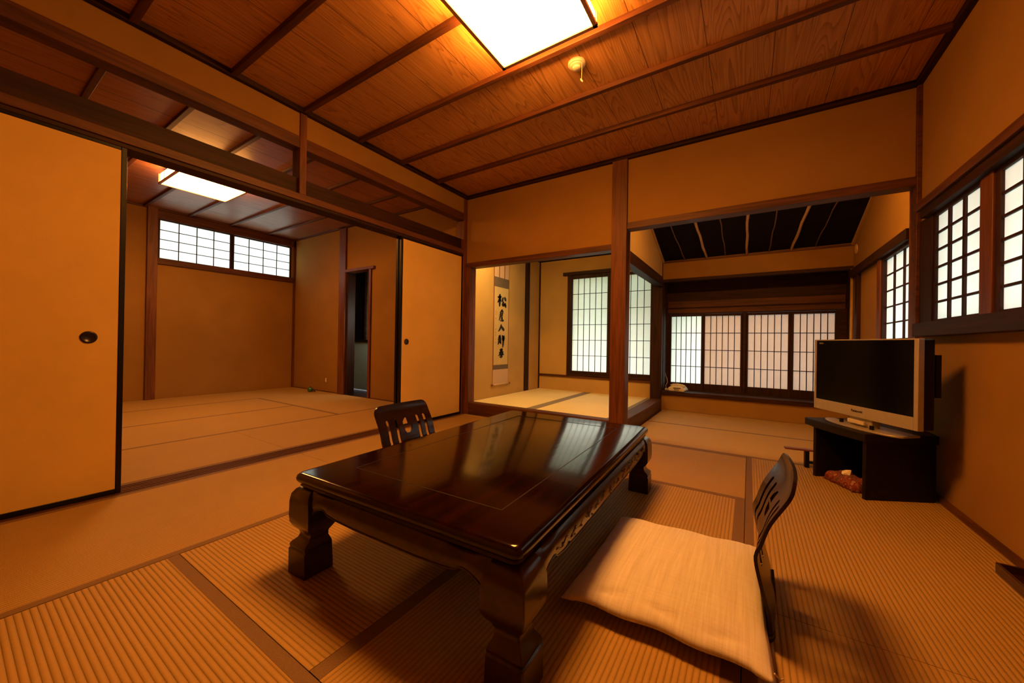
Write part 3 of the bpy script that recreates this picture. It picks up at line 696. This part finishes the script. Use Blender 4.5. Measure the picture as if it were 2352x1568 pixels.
# cushion
def cushion():
    m = MB(); N = 56
    c00, c01, c11, c10 = Vector((2.275, 1.045, 0)), Vector((2.275, 1.675, 0)), Vector((2.800, 1.715, 0)), Vector((2.815, 1.050, 0))
    cen = Vector((2.545, 1.37, .018))
    rnd = random.Random(3)
    ph = [rnd.uniform(0, 6) for _ in range(8)]
    grid = {}
    for side in (1, -1):
        for i in range(N+1):
            for j in range(N+1):
                if side == -1 and (i in (0, N) or j in (0, N)): grid[side, i, j] = grid[1, i, j]; continue
                u, v = i/N, j/N
                a, b_ = 2*u-1, 2*v-1
                # pinch edges inwards between the corners
                pu = a*(1-.035*(1-b_*b_)) ; pv = b_*(1-.045*(1-a*a))
                uu, vv = (pu+1)/2, (pv+1)/2
                p = c00*(1-uu)*(1-vv)+c10*uu*(1-vv)+c11*uu*vv+c01*(1-uu)*vv
                e = max(0, 1-abs(a)**3.2)*max(0, 1-abs(b_)**3.2)
                h = .040*(e**.5)
                edge = .0035*math.sin(a*9+ph[0])*(abs(b_) > .8) + .003*math.sin(b_*11+ph[1])*(abs(a) > .85)
                wr = .0016*math.sin(14*a+3*b_+ph[2])*e + .0016*math.sin(9*b_-5*a+ph[3])*e
                # creased lip near the front edge
                crease = -.015*math.exp(-((b_+.84+.03*math.sin(5*a))/.035)**2)*(1-a*a)**.5*(.5+.5*math.sin(11*a+1)) if side == 1 else 0
                z = .043+.5*edge*(1-e)+ (h*1.15+wr+crease if side == 1 else -h*.60)
                z = max(.020, z)
                grid[side, i, j] = m.b.verts.new((p.x-cen.x, p.y-cen.y+ (edge*.8*(1-e)), z-cen.z))
    for side in (1, -1):
        for i in range(N):
            for j in range(N):
                q = [grid[side, i, j], grid[side, i+1, j], grid[side, i+1, j+1], grid[side, i, j+1]]
                m.b.faces.new(q if side == 1 else q[::-1])
    mt, nt, out = new_mat('slub_linen'); p = principled(nt, out, .9, spec=.2); L = nt.links.new
    tc = node(nt, 'ShaderNodeTexCoord')
    mp = node(nt, 'ShaderNodeMapping'); mp.inputs['Scale'].default_value = (160, 5, 5); L(tc.outputs['Object'], mp.inputs['Vector'])
    n1 = node(nt, 'ShaderNodeTexNoise'); n1.inputs['Scale'].default_value = 1; n1.inputs['Detail'].default_value = 4; n1.inputs['Distortion'].default_value = .6; L(mp.outputs[0], n1.inputs['Vector'])
    mp2 = node(nt, 'ShaderNodeMapping'); mp2.inputs['Scale'].default_value = (8, 260, 8); L(tc.outputs['Object'], mp2.inputs['Vector'])
    n2 = node(nt, 'ShaderNodeTexNoise'); n2.inputs['Scale'].default_value = 1; n2.inputs['Detail'].default_value = 2; L(mp2.outputs[0], n2.inputs['Vector'])
    ad = node(nt, 'ShaderNodeMath', operation='ADD'); sm = node(nt, 'ShaderNodeMath', operation='MULTIPLY_ADD'); L(n2.outputs['Fac'], sm.inputs[0]); sm.inputs[1].default_value = .35; sm.inputs[2].default_value = .325; L(n1.outputs['Fac'], ad.inputs[0]); L(sm.outputs[0], ad.inputs[1])
    r = node(nt, 'ShaderNodeValToRGB'); r.color_ramp.elements[0].position = .36*2; r.color_ramp.elements[1].position = .56*2
    r.color_ramp.elements[0].position = .36; r.color_ramp.elements[1].position = .62
    hv = node(nt, 'ShaderNodeMath', operation='MULTIPLY'); L(ad.outputs[0], hv.inputs[0]); hv.inputs[1].default_value = .5
    L(hv.outputs[0], r.inputs[0])
    r.color_ramp.elements[0].color = (.60, .53, .50, 1); r.color_ramp.elements[1].color = (.76, .71, .72, 1)
    L(r.outputs[0], p.inputs['Base Color'])
    bp_ = node(nt, 'ShaderNodeBump'); bp_.inputs['Strength'].default_value = .5; bp_.inputs['Distance'].default_value = .002; L(ad.outputs[0], bp_.inputs['Height']); L(bp_.outputs[0], p.inputs['Normal'])
    root = m.build('floor_cushion', mt, smooth=True); root.location = cen
    tag(root, 'square beige linen cushion lying on the seat of the chair right of the table', 'cushion')
    m = MB(); cx, cy = 2.812-cen.x, 1.075-cen.y
    m.tube([(cx, cy, .030), (cx+.012, cy+.012, .012), (cx+.020, cy+.03, .006)], [.002, .003, .001], 6); m.build('corner_tassel', M_cream, root)
cushion()

# ------------------------------------------------------------------ hanging scroll on X = .02 wall
sroot = empty('hanging_scroll', (.0205, 3.985, .26)); tag(sroot, 'tall hanging scroll with black brush calligraphy in the raised alcove', 'hanging scroll')
SW = .178
def sc(name, mat, y0, y1, z0, z1, d0, d1, parent=sroot):
    m = MB(); m.box(d0, d1, y0, y1, z0-.26, z1-.26); return m.build(name, mat, parent)
M_s1 = plain('scroll_cream_cloth', (.50, .36, .25), .9, var=.05, scale=200)
M_s2 = plain('scroll_grey_brocade', (.11, .082, .06), .85, var=.25, scale=120)
M_s3 = plain('scroll_paper', (.52, .40, .17), .9, var=.05, scale=8)
M_s4 = plain('scroll_brown_edge', (.22, .07, .03), .8)
sc('backing', M_s4, -SW, SW, .275, 1.99, .0015, .004)
sc('top_cloth', M_s1, -SW+.012, SW-.012, 1.66, 1.99, .004, .0055)
for y in (-.06, .06): sc('hanging_strip', M_s4, y-.008, y+.008, 1.66, 1.99, .0055, .0075)
sc('upper_band', M_s2, -SW+.008, SW-.008, 1.535, 1.66, .004, .0056)
pp = sc('writing_panel', M_s3, -SW+.016, SW-.016, .53, 1.535, .004, .0056)
sc('lower_band', M_s2, -SW+.004, SW-.004, .470, .53, .004, .0056)
sc('bottom_cloth', M_s1, -SW+.004, SW-.004, .285, .470, .004, .0056)
m = MB(); m.tube([(.014, -SW, .018), (.014, SW, .018)], .011, 14); rl = m.build('roller', M_s1, sroot, smooth=True)
for s in (-1, 1):
    m = MB(); m.tube([(.014, s*SW, .018), (.014, s*(SW+.022), .018), (.014, s*(SW+.030), .018)], [.010, .014, .011], 14); m.build('roller_knob', M_s4, rl, smooth=True)
# brush strokes (u right, v up in a unit cell; width last)
G = {
 'pine': [[(.02,.72,.05),(.28,.78,.08),(.45,.80,.04)], [(.26,1.0,.06),(.28,.6,.11),(.24,.1,.08),(.20,.0,.02)], [(.24,.62,.07),(.12,.42,.07),(.0,.30,.02)], [(.30,.56,.07),(.40,.44,.05)],
          [(.66,.78,.05),(.58,.58,.09),(.46,.40,.03)], [(.80,.82,.07),(.92,.62,.10),(1.0,.52,.03)], [(.70,.46,.08),(.58,.16,.09),(.78,.18,.08),(.94,.26,.06)], [(.86,.36,.07),(.96,.06,.09),(1.0,.0,.02)]],
 'house': [[(.62,1.0,.05),(.44,.86,.09),(.30,.76,.04)], [(.34,.80,.06),(.66,.86,.09),(.78,.84,.05)], [(.74,.84,.06),(.70,.68,.07),(.40,.64,.05)], [(.32,.78,.09),(.26,.40,.11),(.08,.02,.04)],
           [(.40,.50,.06),(.72,.54,.08)], [(.56,.50,.06),(.44,.34,.06),(.68,.34,.06)], [(.56,.34,.06),(.56,.14,.08)], [(.36,.20,.05),(.70,.22,.07)], [(.28,.04,.06),(.80,.06,.10),(.88,.04,.03)]],
 'enter': [[(.46,1.0,.05),(.42,.72,.10),(.24,.34,.09),(.02,.08,.03)], [(.44,.80,.08),(.62,.52,.12),(.84,.34,.13),(.98,.32,.04)]],
 'quiet': [[(.10,.86,.04),(.42,.92,.08)], [(.28,1.0,.07),(.26,.70,.08)], [(.06,.70,.05),(.46,.76,.07)], [(.02,.54,.05),(.50,.62,.08)], [(.18,.52,.07),(.12,.20,.08),(.04,.04,.04)], [(.40,.54,.07),(.42,.20,.09),(.34,.12,.03)], [(.20,.38,.05),(.40,.42,.06)], [(.16,.26,.05),(.42,.30,.06)],
           [(.66,1.0,.05),(.60,.84,.08)], [(.58,.84,.05),(.90,.88,.08),(.84,.70,.06)], [(.56,.66,.05),(1.0,.72,.08)], [(.58,.50,.05),(.96,.56,.08)], [(.78,.84,.08),(.78,.40,.11),(.74,-.04,.10),(.70,-.28,.03)]],
 'play': [[(.50,1.0,.08),(.52,.60,.09)], [(.22,.84,.05),(.80,.90,.08)], [(.28,.70,.05),(.76,.76,.08)], [(.10,.54,.05),(.92,.60,.09)], [(.48,.74,.09),(.34,.44,.10),(.04,.22,.04)], [(.56,.56,.09),(.76,.40,.12),(1.0,.32,.05)],
          [(.54,.46,.08),(.54,.10,.11),(.44,-.02,.04)], [(.28,.28,.05),(.74,.34,.08)], [(.40,.16,.07),(.26,.04,.05)], [(.62,.20,.07),(.78,.08,.06)]],
}
def brush(m, pts, cy, cz, w, h, d=.0062):
    # dense resample, disc-strip ribbon with thickness
    P2 = []
    n = len(pts)-1
    for i in range(n):
        for k in range(5):
            f = k/5; a, b_ = pts[i], pts[i+1]; P2.append([a[j]+(b_[j]-a[j])*f for j in range(3)])
    P2.append(list(pts[-1]))
    L1, R1 = [], []
    for i, p in enumerate(P2):
        q0, q1 = P2[max(0, i-1)], P2[min(len(P2)-1, i+1)]
        tx, tz = (q1[0]-q0[0])*w, (q1[1]-q0[1])*h; l = math.hypot(tx, tz) or 1
        nx, nz = -tz/l, tx/l; r = p[2]*w*.62*(1+.12*math.sin(i*2.3))
        y = cy+(p[0]-.5)*w; z = cz+(p[1]-.5)*h
        L1.append((y+nx*r, z+nz*r)); R1.append((y-nx*r, z-nz*r))
    loop = L1+R1[::-1]
    for dd in (d,):
        vl = [m.b.verts.new((dd, a, b_)) for a, b_ in L1]; vr = [m.b.verts.new((dd, a, b_)) for a, b_ in R1]
        bl = [m.b.verts.new((.0054, a, b_)) for a, b_ in L1]; br = [m.b.verts.new((.0054, a, b_)) for a, b_ in R1]
        for i in range(len(vl)-1):
            m.b.faces.new([vl[i], vl[i+1], vr[i+1], vr[i]]); m.b.faces.new([vl[i], bl[i], bl[i+1], vl[i+1]]); m.b.faces.new([vr[i], vr[i+1], br[i+1], br[i]])
for key, cz, hh, ww in (('pine', 1.365, .165, .20), ('house', 1.175, .155, .135), ('enter', 1.005, .105, .15), ('quiet', .850, .130, .165), ('play', .680, .125, .13)):
    m = MB()
    for st in G[key]: brush(m, [(p[0], p[1], p[2]*1.9) for p in st], .004, cz-.26, ww, hh)
    m.build('brushed_character', M_ink, pp)
rnd = random.Random(5)
for i, z in enumerate((1.21, 1.185, 1.13, 1.04, .99, .95, .91, .86, .82)):
    m = MB(); a0 = rnd.uniform(.1, .4)
    brush(m, [(a0, rnd.uniform(.6, 1), .12), (rnd.uniform(.5, .9), .5, .16), (rnd.uniform(.2, .7), rnd.uniform(0, .3), .12)], -.125, z-.26, .022, .030)
    m.build('signature_mark', M_ink, pp)


# ------------------------------------------------------------------ television and its stand
ang = math.atan2(-.878, .479)
st = empty('television_stand', (3.198, 2.882, 0), ang); tag(st, 'low black wooden television stand open at the front, in the right corner', 'television stand')
m = MB(); m.prism([(-.25, -.012), (-.12, -.030), (.05, -.034), (.21, -.020), (.22, .34), (.10, .405), (-.25, .405)], .315, .360); m.build('top_board', M_stand, st, bevel=.004)
for x, yb in ((-.19, .385), (.17, .355)):
    m = MB(); m.box(x, x+.022, 0, yb, 0, .315); m.build('side_panel', M_stand, st, bevel=.003)
m = MB(); m.box(-.168, .170, .33, .345, 0, .315); m.build('back_panel', M_stand, st)
tv = empty('television', (3.284, 2.873, .360), math.atan2(-.882, .471)); tag(tv, 'flat television with black screen and silver frame on the stand', 'television')
HW = .342; zb, zt = .058, .510
m = MB(); bz = .065
m.box(-HW, -HW+.016, 0, .028, zb, zt); m.box(HW-.022, HW, 0, .028, zb, zt); m.box(-HW+.016, HW-.022, 0, .028, zt-.007, zt)
m.prism([(-HW+.016, zb), (HW-.022, zb), (HW-.022, zb+bz), (-HW+.016, zb+bz)], 0, .028, 'y')
fr = m.build('silver_frame', M_tv, tv, bevel=.002)
m = MB(); m.box(-HW+.016, HW-.022, .004, .02, zb+bz, zt-.007); scr = m.build('screen', M_scr, tv)
m = MB(); m.box(-HW+.004, HW-.004, .028, .080, zb+.004, zt-.003); m.box(-.27, .27, .08, .12, zb+.03, zt-.06); bk = m.build('rear_housing', M_tvb, tv, bevel=.006)
m = MB(); m.box(.10, .30, .12, .145, zb+.16, zt-.08); m.build('rear_box', M_tvb, bk)
m = MB()
pts = [(.25*math.cos(a)-.0, -.075*math.sin(a) + .02) for a in [math.radians(t) for t in range(0, 181, 12)]] + [(-.22, .13), (.22, .13)]
m.prism(pts, 0, .011); m.build('foot', M_tv, tv, bevel=.003)
m = MB(); m.box(-.075, .075, .015, .060, .010, .062); m.build('neck', M_tv, tv, bevel=.004)
m = MB(); m.box(-.055, .055, -.012, .0, .024, .045); m.build('front_badge', M_cream, tv, bevel=.002)
for x in (-.105, .10):
    m = MB(); m.tube([(x, -.006, .011), (x, -.006, .032)], .010, 12); m.build('foot_knob', M_tvb, tv)
def text_obj(txt, size, mat, parent, loc, name='logo'):
    cu = bpy.data.curves.new('t', 'FONT'); cu.body = txt; cu.size = size; cu.align_x = 'CENTER'; cu.align_y = 'CENTER'; cu.extrude = .0004; cu.offset = size*.02
    ob = bpy.data.objects.new('t', cu); C.objects.link(ob)
    dg = bpy.context.evaluated_depsgraph_get(); dg.update()
    me = bpy.data.meshes.new_from_object(ob.evaluated_get(dg)); bpy.data.objects.remove(ob); bpy.data.curves.remove(cu)
    me.transform(Matrix.Translation(loc) @ Matrix.Rotation(PI/2, 4, 'X')); me.name = name
    me.materials.clear(); me.materials.append(mat)
    o = bpy.data.objects.new(name, me); C.objects.link(o); o.parent = parent; return o
text_obj('Panasonic', .020, M_tvb, fr, (-.005, -.0006, zb+.036))
text_obj('VIERA', .014, plain('logo_grey', (.25, .25, .26), .4), scr, (-HW+.055, .0034, zt-.024))
m = MB(); m.box(-HW+.035, -HW+.050, -.002, .0, zb+.008, zb+.014); m.build('indicator', M_cream, fr)

# tissue box cover under the stand
tb = empty('tissue_box', (3.262, 2.945, 0), ang+math.radians(-2)); tag(tb, 'tissue box in a red flowered cloth cover under the television stand', 'tissue box')
mt, nt, out = new_mat('red_floral_cloth'); p = principled(nt, out, .85); L = nt.links.new
tc = node(nt, 'ShaderNodeTexCoord'); vo = node(nt, 'ShaderNodeTexVoronoi'); vo.inputs['Scale'].default_value = 34; L(tc.outputs['Object'], vo.inputs['Vector'])
r = node(nt, 'ShaderNodeValToRGB'); r.color_ramp.interpolation = 'CONSTANT'; e = r.color_ramp.elements
e[0].position = 0; e[0].color = (.30, .17, .11, 1); e[1].position = .30; e[1].color = (.17, .014, .016, 1)
x_ = e.new(.52); x_.color = (.24, .07, .04, 1); x_ = e.new(.72); x_.color = (.10, .05, .05, 1)
L(vo.outputs['Distance'], r.inputs[0]); L(r.outputs[0], p.inputs['Base Color'])
m = MB(); NX, NY = 26, 14
hw_, hd_, hh_ = .122, .062, .062
for face in range(1):
    pass
gridv = []
for i in range(NX+1):
    row = []
    for j in range(NY+1):
        a, b_ = 2*i/NX-1, 2*j/NY-1
        e_ = (1-abs(a)**5)*(1-abs(b_)**4)
        z = max(0, hh_*e_**.35) + .003*math.sin(9*a+4*b_)*(e_ > .2)
        row.append(m.b.verts.new((a*hw_*(1-.04*math.cos(b_*7)), b_*hd_*(1-.05*math.cos(a*9)), z+.001)))
    gridv.append(row)
for i in range(NX):
    for j in range(NY): m.b.faces.new([gridv[i][j], gridv[i+1][j], gridv[i+1][j+1], gridv[i][j+1]])
edge = [gridv[i][0] for i in range(NX+1)]+[gridv[NX][j] for j in range(1, NY+1)]+[gridv[i][NY] for i in range(NX-1, -1, -1)]+[gridv[0][j] for j in range(NY-1, 0, -1)]
m.b.faces.new(edge[::-1]); m.build('cloth_cover', mt, tb, smooth=True)
m = MB(); m.tube([(-.02, 0, .055), (0, .0, .075), (.012, .004, .094)], [.028, .020, .002], 5); m.build('tissue', plain('tissue_paper', (.85, .78, .66), .9), tb)

# armrest left of the stand
ar = empty('wooden_armrest', (3.118, 3.225, 0), math.radians(8)); tag(ar, 'small wooden armrest half hidden behind the left side of the television stand', 'armrest')
m = MB(); m.box(-.150, .06, -.022, .022, .112, .124); m.build('rest', wood('armrest_red_wood', (.12, .025, .01), (.2, .05, .02), 'x', .4), ar, bevel=.004)
for x in (-.025, .045):
    m = MB(); m.box(x-.012, x+.012, -.018, .018, 0, .112); m.build('leg', M_tvb, ar, bevel=.003)
m = MB(); m.box(-.03, .06, -.012, .012, .028, .044); m.build('stretcher', M_tvb, ar)
m = MB(); m.tube([(3.165, 3.235, .127), (3.16, 3.24, .16), (3.175, 3.26, .20), (3.22, 3.27, .22)], .003, 8); cb = m.build('television_cable', M_cream, smooth=True); tag(cb, 'thin pale cable rising behind the left side of the television stand', 'cable')

# dark tray at the lower right edge
tr = empty('lacquer_tray', (3.575, 1.86, 0)); tag(tr, 'dark reddish lacquered tray on the floor at the lower right picture edge', 'tray')
M_tray = plain('red_black_lacquer', (.028, .006, .007), .25, coat=.4); M_rim = plain('dull_red_rim', (.10, .015, .025), .3)
m = MB(); m.box(-.045, .042, -.25, .25, 0, .012); m.build('base', M_tray, tr)
m = MB(); m.box(-.05, -.042, -.255, .255, 0, .040); m.box(.036, .042, -.255, .255, 0, .040); m.box(-.042, .036, .247, .255, 0, .040); m.box(-.042, .036, -.255, -.247, 0, .040); m.build('rim', M_tray, tr, bevel=.002)
m = MB(); m.box(-.0415, -.034, -.246, .246, .012, .020); m.build('inner_moulding', M_rim, tr)

# telephone
ph = empty('telephone', (1.995, 5.150, .235), math.radians(-8)); tag(ph, 'cream push button telephone on the left end of the low shelf', 'telephone')
m = MB(); m.prism([(-.09, 0), (.095, 0), (.10, .022), (.07, .055), (.02, .070), (-.05, .068), (-.095, .045), (-.098, .02)], -.09, .09, 'y'); m.build('base', M_cream, ph, bevel=.008, seg=3)
m = MB(); m.box(-.035, .055, -.093, -.088, .036, .046); m.build('handset_slot', M_ink, ph, bevel=.002)
m = MB()
for i in range(4):
    for j in range(2): m.box(-.02+i*.015, -.011+i*.015, -.094, -.088, .012+j*.011, .020+j*.011)
m.build('keypad', plain('brown_keys', (.12, .06, .03), .5), ph)
m = MB(); m.tube([(-.085, -.02, .060), (-.06, -.02, .074), (0, -.02, .083), (.06, -.02, .074), (.085, -.02, .060)], [.016, .014, .012, .014, .016], 12); m.build('handset', M_cream, ph, smooth=True)
cd = empty('phone_adapter', (1.862, 5.13, .235)); tag(cd, 'small pale cable adapter left of the cream telephone', 'adapter')
m = MB(); m.box(-.022, .022, -.02, .02, 0, .026); m.build('housing', M_cream, cd, bevel=.004)
m = MB(); m.tube([(-.005, 0, .026), (-.015, .005, .06), (.006, .008, .10), (.0, .01, .15), (-.018, .012, .19), (-.022, .015, .22)], .0032, 8); m.build('cord', M_cream, cd, smooth=True)

# vent ring on alcove right wall
m = MB(); n = 28
rings = [[m.b.verts.new((XR-d, 4.895+r*math.cos(2*PI*k/n), 1.80+r*math.sin(2*PI*k/n))) for k in range(n)] for r, d in ((.046, 0), (.046, .008), (.038, .012), (.034, .008), (.018, .008), (.016, .012), (.001, .012))]
for q, w_ in zip(rings, rings[1:]):
    for k in range(n): m.b.faces.new([q[k], q[(k+1) % n], w_[(k+1) % n], w_[k]])
m.b.faces.new(rings[0]); m.b.faces.new(rings[-1])
o = m.build('round_vent', plain('vent_tan', (.60, .40, .2), .5), smooth=True); tag(o, 'small round tan vent high on the alcove right wall', 'vent')

# side room little things
gp = empty('incense_pot', (-3.02, 3.17, 0)); tag(gp, 'small round green pot on the tatami beside the side room doorway wall', 'pot')
M_green = plain('green_glaze', (.02, .13, .055), .25, coat=.5)
m = MB(); m.lathe([(.022, 0), (.036, .012), (.042, .034), (.036, .058), (.022, .070), (.012, .072)], 24); m.build('body', M_green, gp, smooth=True)
m = MB(); m.tube([(.0, 0, .072), (.0, 0, .084)], [.010, .006], 12); m.build('lid_knob', M_ink, gp)
m = MB(); m.tube([(.035, .0, .03), (.06, .01, .032), (.085, .02, .018), (.10, .02, .006)], [.012, .010, .009, .006], 10); m.build('spout', M_ink, gp, smooth=True)
m = MB(); m.box(-2.862, -2.828, YR-.006, YR, .155, .215); o = m.build('wall_outlet', M_cream, bevel=.002); tag(o, 'tiny pale socket plate low on the side room wall right of the green pot', 'socket')

# ------------------------------------------------------------------ outside, unseen (lights the paper windows; eaves and leaves added to shade and tint)
M_gravel = plain('pale_gravel', (.55, .54, .50), .95, var=.2, scale=60)
o = struct('ground_outside', M_gravel, (-14, 14, -8, 16, -.65, -.55), label='pale gravel ground outside the house', cat='ground')
M_eave = plain('shade_eave_boards', (.06, .045, .03), .8)
struct('shade_eave_right', M_eave, (XR+.10, XR+1.0, .6, 5.6, 1.68, 1.74), label='unseen roof overhang added outside the right wall windows to shade them', cat='eave')  # unseen overhang, sized to darken the upper panes
struct('shade_eave_back', M_eave, (-.4, XR+1.0, 5.50, 6.3, 1.98, 2.05), label='unseen roof overhang added outside the back windows to shade them', cat='eave')  # unseen overhang, put in to darken the tops of the back windows
M_leaf = paper('tint_leaves', (.16, .30, .05), (.10, .22, .04))
m = MB(); rnd = random.Random(2)
for i in range(2600):
    x = rnd.uniform(-.3, 2.3); z = rnd.uniform(1.15, 3.0); y = 6.05+rnd.gauss(0, .15) + .2*math.sin(x*3)
    s_ = rnd.uniform(.04, .09); a = rnd.uniform(0, 6.28); t = rnd.uniform(-.8, .8)
    d1 = Vector((math.cos(a), math.sin(a)*.4, math.sin(a))).normalized()*s_; d2 = Vector((-math.sin(a), t, math.cos(a))).normalized()*s_*.55
    c = Vector((x, y, z)); m.b.faces.new([m.b.verts.new(c-d1), m.b.verts.new(c+d2), m.b.verts.new(c+d1), m.b.verts.new(c-d2)])
hd = m.build('tint_foliage', M_leaf); tag(hd, 'unseen green leaves added outside to tint the tall paper window', 'foliage', kind='stuff')  # unseen leaves, put in for a green cast on the paper

# ------------------------------------------------------------------ world, corridor daylight
w = bpy.data.worlds.new('World'); bpy.context.scene.world = w; w.use_nodes = True
bg = w.node_tree.nodes['Background']; bg.inputs[0].default_value = (.93, .97, 1.0, 1); bg.inputs[1].default_value = 5.6
ld = bpy.data.lights.new('corridor_daylight', 'AREA'); ld.energy = 5; ld.color = (.80, .95, .80); ld.size = .3
lo = bpy.data.objects.new('corridor_daylight', ld); C.objects.link(lo); lo.location = (-1.75, 3.62, 1.2); lo.rotation_euler = (0, math.radians(70), 0)
tag(lo, 'daylight coming along the corridor', 'light')

# ------------------------------------------------------------------ camera
f_px, yaw, pitch, roll, cx, cz = 847.9552, .5703, .0035, .0161, 2.7517, .8171
cam = bpy.data.cameras.new('camera'); co = bpy.data.objects.new('camera', cam); C.objects.link(co)
cam.sensor_fit = 'HORIZONTAL'; cam.sensor_width = 36; cam.lens = f_px/2352*36; cam.clip_start = .02
F = Vector((-math.sin(yaw)*math.cos(pitch), math.cos(yaw)*math.cos(pitch), math.sin(pitch)))
R_ = Vector((math.cos(yaw), math.sin(yaw), 0)); U = R_.cross(F)
r2 = math.cos(roll)*R_+math.sin(roll)*U; u2 = -math.sin(roll)*R_+math.cos(roll)*U
mat = Matrix((r2, u2, -F)).transposed().to_4x4(); mat.translation = (cx, 0, cz)
co.matrix_world = mat
sc_ = bpy.context.scene; sc_.camera = co
sc_.view_settings.view_transform = 'Standard'; sc_.view_settings.look = 'None'; sc_.view_settings.exposure = 0; sc_.view_settings.gamma = 1
sc_.view_settings.use_curve_mapping = False
